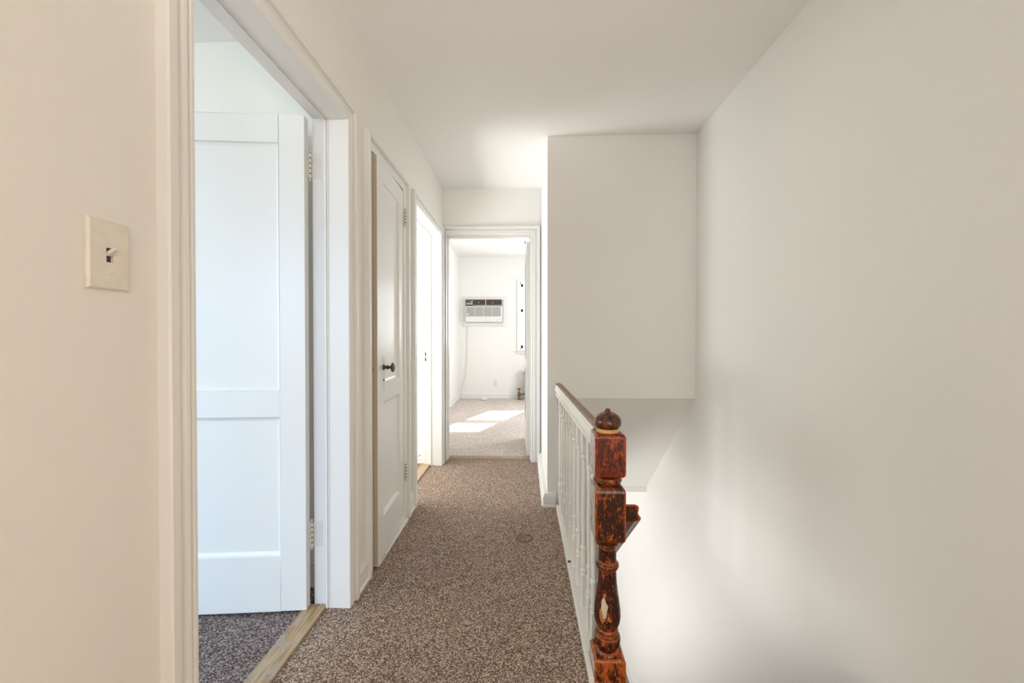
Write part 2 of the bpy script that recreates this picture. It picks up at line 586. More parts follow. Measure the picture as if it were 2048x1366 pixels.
# ------------------------------------------------------------------ stairs down, carpeted
bm = NB()
pts = [(1.30, -0.25)]
y, z = 1.30, 0.0
pts = [(1.301, -2.47 / 13)]
for i in range(12):
    z = -2.47 / 13 * (i + 1)
    pts.append((1.301 + 0.215 * i + (0.0 if i == 0 else 0), z)) if i else None
    pts.append((1.301 + 0.215 * (i + 1), z))
pts.append((1.301 + 0.215 * 12, -2.5)); pts.append((1.301, -2.5))
prism_x(bm, pts, 0.29, XR)
st = struct('stairs', bm, M['carpet'])

# ------------------------------------------------------------------ casings
PROF = [(0.0, 0.0), (0.0, 0.014), (0.003, 0.017), (0.010, 0.017), (0.012, 0.012), (0.015, 0.0125), (0.019, 0.017),
        (0.025, 0.0195), (0.031, 0.018), (0.036, 0.012), (0.039, 0.012), (0.041, 0.016), (0.045, 0.016), (0.047, 0.012), (0.051, 0.012),
        (0.053, 0.022), (0.056, 0.026), (0.074, 0.026), (0.078, 0.022), (0.078, 0.0)]

def casing_x(name, x, s, a, b, zt, wl=1.0, wr=1.0, z0=0.0, zs=1.0, flat=1.0):
    """moulded casing round an opening in a wall of constant x; s = direction it stands out"""
    bm = NB()
    pr = [(u, v * (flat if u < 0.052 else 1.0)) for u, v in PROF]
    rings = [[(x + s * v, a - u * wl, z0) for u, v in pr],
             [(x + s * v, a - u * wl, zt + u * zs) for u, v in pr],
             [(x + s * v, b + u * wr, zt + u * zs) for u, v in pr],
             [(x + s * v, b + u * wr, z0) for u, v in pr]]
    sweep(bm, rings)
    return struct(name, bm, M['trim'])

def casing_y(name, y, s, a, b, zt, wl=1.0, wr=1.0, z0=0.0, zs=1.0):
    bm = NB()
    rings = [[(a - u * wl, y + s * v, z0) for u, v in PROF],
             [(a - u * wl, y + s * v, zt + u * zs) for u, v in PROF],
             [(b + u * wr, y + s * v, zt + u * zs) for u, v in PROF],
             [(b + u * wr, y + s * v, z0) for u, v in PROF]]
    sweep(bm, rings)
    return struct(name, bm, M['trim'])

def jamb_x(name, a, b, zt, stop=-0.815):
    """lining of an opening through the left wall, rebated on the room side"""
    bm = NB()
    for (y0, y1, yr, bead) in ((a - JB, a, a - 0.013, a + 0.005), (b + JB, b, b + 0.013, b - 0.005)):
        lo, hi = min(y0, y1), max(y0, y1)
        box(bm, stop, XL + 0.001, lo, hi, 0, zt)
        lo, hi = min(y0, yr), max(y0, yr)
        box(bm, XLR, stop, lo, hi, 0, zt)
        lo, hi = sorted((y1, bead))
        box(bm, stop, stop + 0.009, lo, hi, 0, zt)
        box(bm, stop + 0.013, stop + 0.0165, min(y1, (y1 + bead) / 2), max(y1, (y1 + bead) / 2), 0, zt)
    box(bm, stop, XL + 0.001, a - JB, b + JB, zt, zt + JB)
    box(bm, XLR, stop, a - JB, b + JB, zt + 0.013, zt + JB)
    box(bm, stop, stop + 0.009, a, b, zt - 0.005, zt)
    box(bm, stop + 0.013, stop + 0.0165, a, b, zt - 0.0025, zt)
    return struct(name, bm, M['trim'], bevel=0.0012)

casing_x('trim_1', XL, 1, D1[0], D1[1], ZT)
jamb_x('trim_2', D1[0], D1[1], ZT)
casing_x('trim_4', XL, 1, D2[0] - 0.012, D2[1] - 0.002, ZT, zs=0.85, flat=0.5)
casing_x('trim_5', XL, 1, D3[0], D3[1], ZT - 0.004, wr=1.0)
jamb_x('trim_6', D3[0], D3[1], ZT - 0.004)
# closet jamb
bm = NB()
for y0, y1 in ((D2[0] - JB, D2[0]), (D2[1], D2[1] + JB)):
    box(bm, XLR, XL + 0.001, y0, y1, 0, ZT + JB)
box(bm, XLR, XL + 0.001, D2[0], D2[1], ZT, ZT + JB)
box(bm, -0.80, -0.775, D2[0], D2[1], ZT - 0.012, ZT)
struct('trim_7', bm, M['trim'])
# end doorway: casing and jamb
casing_y('trim_8', YE, -1, -0.697, 0.066, 2.037, wl=0.16, wr=0.97, zs=0.87)
bm = NB()
EO = (-0.697, 0.05)
box(bm, -0.715, EO[0], YE - 0.001, YE2, 0, 2.035)
box(bm, EO[1] + 0.012, 0.068, YE - 0.001, YE2, 0, 2.035)
box(bm, -0.715, 0.068, YE - 0.001, YE2, 2.035, 2.053)
box(bm, EO[0], EO[0] + 0.010, YE + 0.055, YE + 0.09, 0, 2.035)
box(bm, 0.052, 0.062, YE + 0.055, YE + 0.09, 0, 2.035)
box(bm, EO[0] + 0.01, 0.052, YE + 0.055, YE + 0.09, 2.020, 2.035)
struct('trim_9', bm, M['trim'], bevel=0.0015)
casing_y('trim_10', YE2 + 0.0, 1, -0.697, 0.068, 2.037)

# ------------------------------------------------------------------ baseboards
def base_prof(h, t):
    return [(0, 0), (t + 0.006, 0), (t + 0.006, 0.010), (t + 0.002, 0.016), (t, 0.018), (t, h * 0.70), (t - 0.004, h * 0.72), (t - 0.003, h * 0.80),
            (t - 0.007, h * 0.90), (t - 0.010, h), (0, h)]

def baseboard(name, p0, p1, nrm, h=0.118, t=0.016, z=0.0, mat=None):
    bm = NB()
    n = Vector(nrm)
    rings = []
    for p in (p0, p1):
        rings.append([Vector((p[0], p[1], z)) + n * u + Vector((0, 0, v)) for u, v in base_prof(h, t)])
    sweep(bm, rings)
    return struct(name, bm, mat or M['trim'])

baseboard('baseboard_left', (XL, D1[1] + 0.078), (XL, D2[0] - 0.090), (1, 0, 0))
baseboard('baseboard_left.001', (XL, D2[1] + 0.076), (XL, D3[0] - 0.078), (1, 0, 0))
baseboard('baseboard_left.002', (XL, -1.6), (XL, D1[0] - 0.078), (1, 0, 0))
# corridor, wrapped round the corner of the stair wall
bm = NB()
pr = base_prof(0.088, 0.030)
rings = [[Vector((XM - u, YE - 0.001, v)) for u, v in pr],
         [Vector((XM - u, YM - u, v)) for u, v in pr],
         [Vector((0.208, YM - u, v)) for u, v in pr]]
sweep(bm, rings)
struct('baseboard_right', bm, M['trim'])
baseboard('baseboard_right.001', (XR, -1.6), (XR, 1.10), (-1, 0, 0))
baseboard('baseboard_downstairs', (XR, 3.89), (XR, 5.7), (-1, 0, 0), h=0.14, t=0.02, z=-2.47)
baseboard('baseboard_downstairs.001', (-2.0, 5.7), (XR, 5.7), (0, -1, 0), h=0.14, t=0.02, z=-2.47)
baseboard('baseboard_bedroom_back', (-1.2, 7.43), (1.7, 7.43), (0, -1, 0), h=0.098, t=0.018)
baseboard('baseboard_bedroom_left', (-1.2, YE2), (-1.2, 7.43), (1, 0, 0), h=0.098, t=0.018)
baseboard('baseboard_front_room', (-4.0, 1.795), (XLR, 1.795), (0, -1, 0), h=0.15, t=0.016)
baseboard('baseboard_bathroom', (-2.5, 3.61), (XLR, 3.61), (0, -1, 0), h=0.075, t=0.012, z=-0.012, mat=M['bathbase'])

# ------------------------------------------------------------------ thresholds
def threshold(name, x0, x1, y0, y1, h, mat, along='y', bev=0.004):
    bm = NB()
    box(bm, x0, x1, y0, y1, -0.02, h)
    return struct(name, bm, mat, bevel=bev)
threshold('trim_11', -0.901, XLR + 0.057, D1[0] - 0.012, D1[1] + 0.012, 0.010, M['oak'])
threshold('trim_12', -0.899, XLR + 0.053, D3[0] - 0.012, D3[1] + 0.012, 0.010, M['oak'])
bm = NB(); 
prism_x(bm, [(YE + 0.055, 0), (YE + 0.065, 0.008), (YE + 0.13, 0.010), (YE + 0.165, 0.004), (YE + 0.17, -0.01), (YE + 0.055, -0.01)], EO[0] + .001, 0.061)
struct('trim_13', bm, M['railtop'])
bm = NB(); box(bm, EO[0] + .001, 0.06, YE + 0.16, YE2 + 0.032, -0.02, 0.0045)
struct('trim_16', bm, M['oak'])
bm = NB()
box(bm, -0.775, -0.703, 1.945, 2.452, -0.005, 0.013)
struct('trim_14', bm, M['saddle'], bevel=0.003)

# ------------------------------------------------------------------ panel doors
def panel_door(name, origin, direction, width, height, thick, stile, rails, z0=0.012, mat=None, side=1):
    """leaf starts at origin (front-face corner on the hinge side) and runs along direction;
    side gives on which hand the thickness goes. rails: list of recessed panels (z0, z1)"""
    d = Vector(direction).normalized()
    n = Vector((-d.y, d.x, 0)) * side       # from the front face into the leaf
    R = Matrix((( d.x, n.x, 0), (d.y, n.y, 0), (0, 0, 1)))
    bm = NB()
    def b(u0, u1, w0, w1, a, c):
        box(bm, u0, u1, w0, w1, a, c)
    b(0, stile, 0, thick, z0, height); b(width - stile, width, 0, thick, z0, height)
    zs = [z0] + [v for p in rails for v in p] + [height]
    for i in range(0, len(zs), 2):
        b(stile, width - stile, 0, thick, zs[i], zs[i + 1])
    obj_parts = []
    for v in bm.verts:
        c = R @ v.co
        v.co = Vector((origin[0], origin[1], 0)) + c
    bmesh.ops.remove_doubles(bm, verts=bm.verts, dist=1e-5)
    fr = obj(name, bm, mat or M['door'], bevel=0.0012)
    fr['kind'] = 'structure'
    # panels with a chamfered sticking
    for (a, c) in rails:
        bm = NB()
        u0, u1 = stile, width - stile
        for face in (0, 1):
            def pt(u, w, z):
                ww = w if face == 0 else thick - w
                return Vector((origin[0], origin[1], 0)) + R @ Vector((u, ww, z))
            loops = []
            for ins, w in ((0, 0.0015), (0.003, 0.009), (0.012, 0.0135), (0.015, 0.0145)):
                loops.append([bm.verts.new(pt(uu, w, zz)) for uu, zz in ((u0 + ins, a + ins), (u1 - ins, a + ins), (u1 - ins, c - ins), (u0 + ins, c - ins))])
            for i in range(3):
                for j in range(4):
                    k = (j + 1) % 4
                    bm.faces.new((loops[i][j], loops[i][k], loops[i + 1][k], loops[i + 1][j]))
            bm.faces.new(loops[-1])
        p = obj('door_panel', bm, mat or M['door'])
        p.parent = fr
    return fr, R

def hinge(parent, x, y, zc, h=0.10, r=0.0065, leaf=None, leaf2=None):
    bm = NB()
    k = 5
    for i in range(k):
        z0 = zc - h / 2 + i * h / k
        lathe(bm, [(r * 0.6, z0), (r, z0 + 0.0012), (r, z0 + h / k - 0.0032), (r * 0.6, z0 + h / k - 0.0024)], x, y, 12)
    lathe(bm, [(0.0005, zc + h / 2 + 0.012), (r * 0.7, zc + h / 2 + 0.008), (r * 0.5, zc + h / 2 + 0.002), (r * 0.8, zc + h / 2)][::-1], x, y, 12)
    lathe(bm, [(0.0005, zc - h / 2 - 0.012), (r * 0.7, zc - h / 2 - 0.008), (r * 0.5, zc - h / 2 - 0.002), (r * 0.8, zc - h / 2)], x, y, 12)
    for lf in (leaf, leaf2):
        if lf:
            box(bm, lf[0], lf[1], lf[2], lf[3], zc - h / 2, zc + h / 2)
    o = obj('hinge', bm, M['steel'])
    o.parent = parent
    bm = NB()
    lathe(bm, [(r * 0.85, zc - h / 2 + 0.001), (r * 0.85, zc + h / 2 - 0.001)], x, y, 10)  # dark core stands in for shade in the gaps between knuckles
    q = obj('hinge_pin', bm, M['bronze']); q['label'] = 'hinge pin darkened to shade the knuckle gaps'
    q.parent = o
    return o

# front-room door, folded back into the room
d1, R1 = panel_door('door_1', (-0.879, 1.606), (-0.995, -0.090), 0.765, 2.003, 0.035, 0.10,
                    [(0.235, 0.795), (0.900, 1.893)], side=-1)
for zc in (0.30, 1.82):
    hinge(d1, -0.8785, 1.6485, zc, 0.105, leaf=(-0.872, -0.835, 1.6520, 1.6535), leaf2=(-0.8810, -0.8785, 1.612, 1.648))

# closet door, a little ajar
d2o = (-0.727, 2.428); d2e = (-0.7035, 1.930)
dv = Vector((d2e[0] - d2o[0], d2e[1] - d2o[1], 0)); L2 = dv.length
d2, R2 = panel_door('door_2', d2o, dv, L2, 1.992, 0.034, 0.092, [(0.215, 0.790), (0.885, 1.895)], z0=0.018, side=-1)
for zc in (0.30, 1.835):
    hinge(d2, -0.7135, 2.4320, zc, 0.095, 0.0070, leaf=(-0.7245, -0.7215, 2.4355, 2.444))
# worn, unpainted closing edge of the closet leaf; tan also darkened for its shade
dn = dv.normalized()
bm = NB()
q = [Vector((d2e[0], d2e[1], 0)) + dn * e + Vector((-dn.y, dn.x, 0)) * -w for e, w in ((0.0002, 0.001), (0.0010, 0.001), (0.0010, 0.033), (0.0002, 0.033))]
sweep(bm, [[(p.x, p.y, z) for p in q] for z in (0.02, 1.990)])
o = obj('closing_edge', bm, plain('shaded_bare_edge', (0.50, 0.43, 0.33), 0.6)); o['label'] = 'bare closing edge with shade in its tan'; o.parent = d2
# knob, neck, escutcheon on the closet door
ky, kz = 2.022, 0.965
kx = -0.709
bm = NB()
box(bm, kx - 0.001, kx + 0.0025, ky - 0.022, ky + 0.022, kz - 0.115, kz + 0.055)
o = obj('escutcheon', bm, M['steel'], bevel=0.002); o.parent = d2
bm = NB()
lathe(bm, [(0.004, kz - 0.068), (0.004, kz - 0.06)], kx + .003, ky, 12)
for v in bm.verts: pass
o = obj('keyhole', bm, M['black']); o.parent = d2
bm = NB()
lathe(bm, [(0.014, kx + 0.001), (0.013, kx + 0.008), (0.008, kx + 0.011), (0.0075, kx + 0.017), (0.011, kx + 0.021), (0.0105, kx + 0.027),
           (0.007, kx + 0.030), (0.007, kx + 0.037), (0.012, kx + 0.043), (0.024, kx + 0.0465), (0.0255, kx + 0.050),
           (0.021, kx + 0.052), (0.020, kx + 0.0555), (0.012, kx + 0.058), (0.001, kx + 0.059)], ky, kz, 28, axis='x')
o = obj('door_knob', bm, M['bronze'], smooth='auto'); o['label'] = 'dark turned bronze knob'; o.parent = d2
bm = NB()
box(bm, -0.735, -0.722, 1.918, 1.931, kz - 0.012, kz + 0.006)
o = obj('latch_bolt', bm, M['brass'], bevel=0.001); o.parent = d2

# bedroom door, swung into the bedroom and seen edge on
d3o = (0.0245, 3.790); d3e = (0.0080, 4.515)
dv = Vector((d3e[0] - d3o[0], d3e[1] - d3o[1], 0))
d3, R3 = panel_door('door_3', d3o, dv, dv.length, 2.005, 0.033, 0.10, [(0.235, 0.795), (0.900, 1.893)], side=-1)
for zc in (0.32, 1.84):
    hinge(d3, 0.064, 3.786, zc, 0.10, 0.0055)
bm = NB(); box(bm, 0.006, 0.013, 3.786, 3.80, 1.985, 2.012)
o = obj('top_catch', bm, M['black'], bevel=0.001); o.parent = d3
for sx, xx in ((1, 0.044),):
    bm = NB()
    pr = [(0.022, 0), (0.022, 0.004), (0.008, 0.008), (0.008, 0.03), (0.022, 0.036), (0.026, 0.046), (0.020, 0.056), (0.001, 0.060)]
    lathe(bm, [(r, xx + sx * q) for r, q in pr], 4.455, 0.95, 20, axis='x')
    o = obj('door_knob', bm, M['bronze'], smooth='auto'); o.parent = d3

# strike plate on the bathroom jamb
bm = NB()
box(bm, -0.868, -0.845, D3[1] + 0.0115, D3[1] + 0.0132, 0.895, 1.0)
sp = struct('trim_15', bm, M['steel'])
bm = NB()
box(bm, -0.862, -0.853, D3[1] + 0.0105, D3[1] + 0.012, 0.955, 0.985)
box(bm, -0.862, -0.853, D3[1] + 0.0105, D3[1] + 0.012, 0.910, 0.940)
o = obj('strike_hole', bm, M['black']); o.parent = sp

# ------------------------------------------------------------------ bathroom wire
t = thing('wall_wire', 'thin grey wire trailing down the white wall inside the bathroom doorway', 'wire', (-0.92, 3.60, 0.98))
def on_bath(px, py, yy=3.6045):
    return Vector(((px - 1048) * yy / 812.0, yy, 1.115 - (py - 675) * yy / 812.0))
bm = NB(); tube(bm, spline([on_bath(842.8, 696), on_bath(841.5, 715), on_bath(837, 765), on_bath(837.5, 790), on_bath(835, 822), on_bath(833, 850), on_bath(829, 884), on_bath(826, 905)]), 0.0016)
adopt(obj('wire', bm, M['grille']), t)
bm = NB(); tube(bm, spline([on_bath(842.8, 704), on_bath(838, 718), on_bath(834, 730), on_bath(828, 740), on_bath(820, 748)]), 0.0014)
adopt(obj('branch_wire', bm, M['grille']), t)

# ------------------------------------------------------------------ light switch
sw = thing('light_switch', 'cream toggle light switch on the left wall beside the near door casing', 'light switch', (XL, 0.6895, 1.258))
yc, zc = 0.6895, 1.2585
bm = NB()
# plate with chamfered rim, standing slightly off the wall on its near side
def ring_at(w, h, x, tilt=0.0):
    return [(x, yc - w, zc - h), (x, yc + w, zc - h), (x, yc + w, zc + h), (x, yc - w, zc + h)]
r = [ring_at(0.0355, 0.0600, XL + 0.0005), ring_at(0.0355, 0.0600, XL + 0.004), ring_at(0.0325, 0.0570, XL + 0.0072), ring_at(0.006, 0.0125, XL + 0.0072), ring_at(0.006, 0.0125, XL + 0.0015)]
sweep(bm, r)
adopt(obj('switch_plate', bm, M['cream']), sw)
bm = NB()
box(bm, XL + 0.001, XL + 0.002, yc - 0.006, yc + 0.006, zc - 0.0125, zc + 0.0125)
adopt(obj('switch_recess', bm, M['dark']), sw)
bm = NB()
vs = box(bm, -0.0, 0.019, -0.0042, 0.0042, -0.0035, 0.0035)
rot = Matrix.Rotation(math.radians(-32), 3, 'Y')
for v in bm.verts:
    if v.co.x > 0.01:
        v.co.y *= 0.8; v.co.z *= 0.8
    v.co = rot @ v.co + Vector((XL + 0.003, yc, zc + 0.001))
adopt(obj('toggle', bm, M['white'], bevel=0.0008), sw)
for dz in (-0.030, 0.030):
    bm = NB()
    lathe(bm, [(0.0033, XL + 0.0071), (0.0030, XL + 0.0085), (0.0004, XL + 0.0090)], yc, zc + dz, 16, axis='x')
    adopt(obj('screw', bm, M['cream'], smooth='auto'), sw)

# ------------------------------------------------------------------ balustrade
bal = thing('stair_balustrade', 'white spindled balustrade with worn brown rail and chipped dark newel post', 'balustrade', (0.279, 1.36, 0))
# curb on which the spindles stand
bm = NB(); box(bm, 0.210, 0.2275, 1.30, 1.4105, -0.012, 0.022); box(bm, 0.210, 0.296, 1.4105, YM - 0.031, -0.012, 0.022)
adopt(obj('curb', bm, M['railpaint'], bevel=0.004), bal)

def rail_x(y):                       # left edge of the rail: it runs very slightly askew
    return 0.207 + (0.236 - 0.207) * (YM - y) / (YM - 1.41)
ZR = 0.810
RP = [(0.004, 0.0), (0.004, 0.014), (0.012, 0.020), (0.008, 0.026), (0.0, 0.031), (0.0, 0.046), (0.004, 0.052), (0.003, 0.062), (0.008, 0.070),
      (0.017, 0.076), (0.028, 0.078), (0.039, 0.076), (0.048, 0.070), (0.053, 0.062), (0.052, 0.052), (0.056, 0.046), (0.056, 0.031), (0.048, 0.026),
      (0.044, 0.020), (0.052, 0.014), (0.052, 0.0)]
bm = NB()
rings = []
for y in (YM + 0.0, 1.408):
    rings.append([(rail_x(y) - 0.004 + u * 0.98, y, ZR - 0.075 + v) for u, v in RP])
R = sweep(bm, rings)
for f in bm.faces:
    c = f.calc_center_median()
    if c.z > ZR - 0.0075:
        f.material_index = 1
hr = obj('handrail', bm, [M['railpaint'], M['railtop']], smooth='auto')
hr['label'] = 'handrail with worn brown top and chipped white sides'
adopt(hr, bal)

# spindles
def spindle_mesh():
    bm = NB()
    w = 0.0135
    q = 8
    def sq(z, s=w): # square ring with 16 points so it can blend with round ones
        r = []
        for i in range(16):
            a = 2 * math.pi * (i + 0.5) / 16 * 1.0
            c, sn = math.cos(a), math.sin(a)
            k = s / max(abs(c), abs(sn))
            r.append((c * k, sn * k, z))
        return r
    def ro(z, r_):
        return [(r_ * math.cos(2 * math.pi * (i + 0.5) / 16), r_ * math.sin(2 * math.pi * (i + 0.5) / 16), z) for i in range(16)]
    rings = [sq(0.018), sq(0.150), ro(0.156, 0.0115), ro(0.158, 0.0138), ro(0.165, 0.0150), ro(0.172, 0.0138), ro(0.174, 0.0110),
             ro(0.20, 0.0128), ro(0.246, 0.0112), ro(0.250, 0.0110), ro(0.252, 0.0138), ro(0.258, 0.0150), ro(0.264, 0.0138), ro(0.267, 0.0108),
             ro(0.36, 0.0132), ro(0.46, 0.0128), ro(0.612, 0.0100), ro(0.618, 0.0100), ro(0.621, 0.0128), ro(0.627, 0.0140), ro(0.633, 0.0128), ro(0.636, 0.0110),
             ro(0.642, 0.0112), sq(0.650), sq(ZR - 0.071)]
    sweep(bm, rings)
    bmesh.ops.recalc_face_normals(bm, faces=bm.faces)
    me = bpy.data.meshes.new('baluster')
    bm.to_mesh(me); bm.free()
    me.materials.append(M['trim'])
    return me
spm = spindle_mesh()
ys = [2.655 - i * 0.1425 for i in range(9)] + [1.426]
for i, y in enumerate(ys):
    o = bpy.data.objects.new('baluster', spm); COL.objects.link(o)
    o.location = (0.2395 + 0.006 * (YM - y), y, 0)
    o.rotation_euler = (0, 0, random.uniform(-0.04, 0.04))
    md = o.modifiers.new('edges', 'EDGE_SPLIT'); md.split_angle = math.radians(40)
    adopt(o, bal)
bm = NB(); lathe(bm, [(0.0075, 0.020), (0.009, 0.0235), (0.007, 0.0265), (0.001, 0.028)], 0.2205, 1.975, 10)
o = obj('paint_chip', bm, M['bronze']); o['label'] = 'small brown knot showing through the white curb'; adopt(o, bal)

# newel post
NX, NY, NW = 0.279, 1.360, 0.0500
newel_root = None
def rounded_block(name, z0, z1, mat, top_round=0.012, bot_round=0.012, w=NW):
    """square block with domed top and bottom ends"""
    bm = NB()
    def sq(z, s):
        c = 0.004
        s2 = s - c
        return [(NX + a * s + 0 * b, NY + b * s, z) for a, b in ()] or [
            (NX - s2, NY - s, z), (NX + s2, NY - s, z), (NX + s, NY - s2, z), (NX + s, NY + s2, z),
            (NX + s2, NY + s, z), (NX - s2, NY + s, z), (NX - s, NY + s2, z), (NX - s, NY - s2, z)]
    rings = []
    for k in range(5):
        a = math.pi / 2 * k / 4
        rings.append(sq(z0 + bot_round * (1 - math.sin(a)), w - bot_round * (1 - math.cos(math.pi / 2 - a)) if False else w - bot_round * (1 - math.sin(a))))
    n = 6
    for k in range(n + 1):
        rings.append(sq(z0 + bot_round + (z1 - top_round - z0 - bot_round) * k / n, w))
    for k in range(1, 5):
        a = math.pi / 2 * k / 4
        rings.append(sq(z1 - top_round * (1 - math.sin(a)) , w - top_round * (1 - math.cos(a))))
    # first set must go from small to wide
    rings[:5] = [sq(z0 + bot_round * (1 - math.cos(math.pi / 2 * k / 5)), w - bot_round * (1 - math.sin(math.pi / 2 * k / 5))) for k in range(5)]
    sweep(bm, rings)
    bmesh.ops.recalc_face_normals(bm, faces=bm.faces)
    for f in bm.faces:
        if f.normal.x < -0.9 and abs(f.calc_center_median().z - (z0 + z1) / 2) < (z1 - z0) / 2 - 0.002:
            f.material_index = 1
    return obj(name, bm, [mat, M['newel_side']], bevel=0.001)

def core():
    bm = NB()
    prof = [(0.030, 0.640), (0.0440, 0.644), (0.0465, 0.6495), (0.0440, 0.6555), (0.036, 0.660)]
    # long turned shaft between the lower block and the base
    shaft = [(0.030, 0.060), (0.0370, 0.063), (0.0390, 0.068), (0.0370, 0.074), (0.0325, 0.078), (0.0335, 0.083), (0.0395, 0.094), (0.0425, 0.106), (0.0430, 0.116),
             (0.0415, 0.124), (0.0360, 0.129), (0.0335, 0.132), (0.0335, 0.136), (0.0360, 0.139), (0.0355, 0.145), (0.0325, 0.149), (0.0350, 0.155), (0.0395, 0.165), (0.0425, 0.178),
             (0.0438, 0.192), (0.0432, 0.206), (0.0412, 0.224), (0.0380, 0.246), (0.0345, 0.270), (0.0315, 0.294), (0.0298, 0.318), (0.0292, 0.338), (0.0300, 0.344), (0.0350, 0.349),
             (0.0378, 0.356), (0.0375, 0.362), (0.0340, 0.368), (0.0300, 0.371), (0.0290, 0.378), (0.0290, 0.408), (0.0300, 0.420), (0.0345, 0.426), (0.0385, 0.431), (0.0395, 0.437), (0.0410, 0.444), (0.041, 0.452)]
    lathe(bm, shaft, NX, NY, 48)
    return obj('newel_post', bm, M['newel'], smooth='auto')
nw = core()
nw['label'] = 'turned newel shaft with chipped dark finish and orange bare patches'
adopt(nw, bal)
def sub(o):
    bpy.context.view_layer.update()
    o.parent = nw
    o.matrix_parent_inverse = nw.matrix_world.inverted()
sub(rounded_block('upper_block', 0.660, 0.802, M['newel_red']))
sub(rounded_block('lower_block', 0.447, 0.632, M['newel'], 0.020, 0.014))
sub(rounded_block('base_block', -0.24, 0.070, M['base_block'], 0.010, 0.004, w=0.051))
bm = NB()
lathe(bm, [(0.030, 0.630), (0.0400, 0.633), (0.0455, 0.6400), (0.0465, 0.646), (0.0445, 0.653), (0.038, 0.658), (0.034, 0.662)], NX, NY, 40)
sub(obj('collar', bm, M['newel'], smooth='auto'))
bm = NB()
lathe(bm, [(0.030, 0.794), (0.0368, 0.799), (0.0378, 0.804), (0.0372, 0.809), (0.0345, 0.8135), (0.030, 0.815)], NX, NY, 40)
sub(obj('finial_ring', bm, M['bare'], smooth='auto'))
bm = NB()
lathe(bm, [(0.030, 0.812), (0.0375, 0.8155), (0.0430, 0.823), (0.0450, 0.832), (0.0440, 0.841), (0.0400, 0.850), (0.0330, 0.858), (0.0250, 0.863), (0.0150, 0.867),
           (0.0125, 0.868), (0.0095, 0.8705), (0.0090, 0.8745), (0.0070, 0.8775), (0.001, 0.879)], NX, NY, 40)
sub(obj('finial', bm, M['finial'], smooth='auto'))

# patch of pale filler and bare orange patches on the belly of the newel
def radius_at(z):
    pr = [(0.149, 0.0325), (0.155, 0.0350), (0.165, 0.0395), (0.178, 0.0425), (0.192, 0.0438), (0.206, 0.0432), (0.224, 0.0412), (0.246, 0.0380), (0.270, 0.0345), (0.294, 0.0315)]
    for (a, ra), (b, rb) in zip(pr, pr[1:]):
        if a <= z <= b:
            return ra + (rb - ra) * (z - a) / (b - a)
    return 0.03
def patch(name, outline, mat, lift=0.0004):
    """outline: (angle in degrees round the shaft, height) polygon laid on the turned surface"""
    bm = NB()
    zs = [p[1] for p in outline]; an = [p[0] for p in outline]
    z0, z1 = min(zs), max(zs)
    rows = 24
    prev = None
    def cross(z):
        xs = []
        for (a0, q0), (a1, q1) in zip(outline, outline[1:] + outline[:1]):
            if (q0 - z) * (q1 - z) < 0:
                xs.append(a0 + (a1 - a0) * (z - q0) / (q1 - q0))
        return (min(xs), max(xs)) if len(xs) >= 2 else None
    rr = []
    for i in range(rows + 1):
        z = z0 + (z1 - z0) * (0.002 + 0.996 * i / rows)
        c = cross(z)
        if not c:
            continue
        j = random.uniform(-2.2, 2.2); k = random.uniform(-2.2, 2.2)
        a0, a1 = c[0] + j, max(c[1] + k, c[0] + j + 0.5)
        row = []
        for s in range(9):
            a = math.radians(a0 + (a1 - a0) * s / 8)
            r = radius_at(z) + lift
            row.append(bm.verts.new((NX + r * math.cos(a), NY + r * math.sin(a), z)))
        rr.append(row)
    for a, b in zip(rr, rr[1:]):
        for s in range(8):
            bm.faces.new((a[s], a[s + 1], b[s + 1], b[s]))
    sub(obj(name, bm, mat))
patch('filler_patch', [(240, 0.268), (252, 0.252), (262, 0.240), (258, 0.222), (254, 0.205), (244, 0.198), (238, 0.212), (228, 0.226), (230, 0.250)], M['chip'], 0.0007)
patch('bare_patch', [(222, 0.224), (232, 0.222), (240, 0.208), (252, 0.202), (246, 0.190), (240, 0.178), (232, 0.186), (224, 0.200)], M['barepatch'], 0.0005)
patch('bare_patch', [(262, 0.212), (268, 0.206), (278, 0.196), (276, 0.190), (262, 0.194), (258, 0.202)], M['barepatch'], 0.0005)
patch('bare_patch', [(246, 0.180), (252, 0.176), (250, 0.168), (244, 0.170)], M['barepatch'], 0.0005)

# ------------------------------------------------------------------ handrail going down the stairs
SP = [(-0.022, -0.030), (0.016, -0.030), (0.020, -0.026), (0.0375, -0.022), (0.0400, -0.016), (0.0385, -0.010), (0.033, -0.004), (0.030, 0.004), (0.0325, 0.012),
      (0.0335, 0.020), (0.030, 0.027), (0.020, 0.031), (-0.010, 0.031), (-0.024, 0.026), (-0.030, 0.012), (-0.028, 0.0), (-0.034, -0.016)]
bm = NB()
sl = -0.846
rings = []
for y in (1.332, 3.90):
    zz = 0.539 + sl * (y - 1.332)
    rings.append([(0.342 + u, y, zz + v * (1.0 if y < 2 else 1.0)) for u, v in SP])
sweep(bm, rings)
sr = obj('descending_handrail', bm, M['rail_dark'], smooth='auto'); adopt(sr, bal)
sr['label'] = 'dark chipped handrail sloping down the stairs behind the newel'
for y in (2.3, 3.4):
    bm = NB()
    zz = 0.539 + sl * (y - 1.332)
    tube(bm, spline([(0.289, y, zz - 0.09), (0.325, y, zz - 0.085), (0.340, y, zz - 0.028)], 6), 0.006)
    b_ = obj('bracket', bm, M['brass']); bpy.context.view_layer.update(); b_.parent = sr; b_.matrix_parent_inverse = sr.matrix_world.inverted()

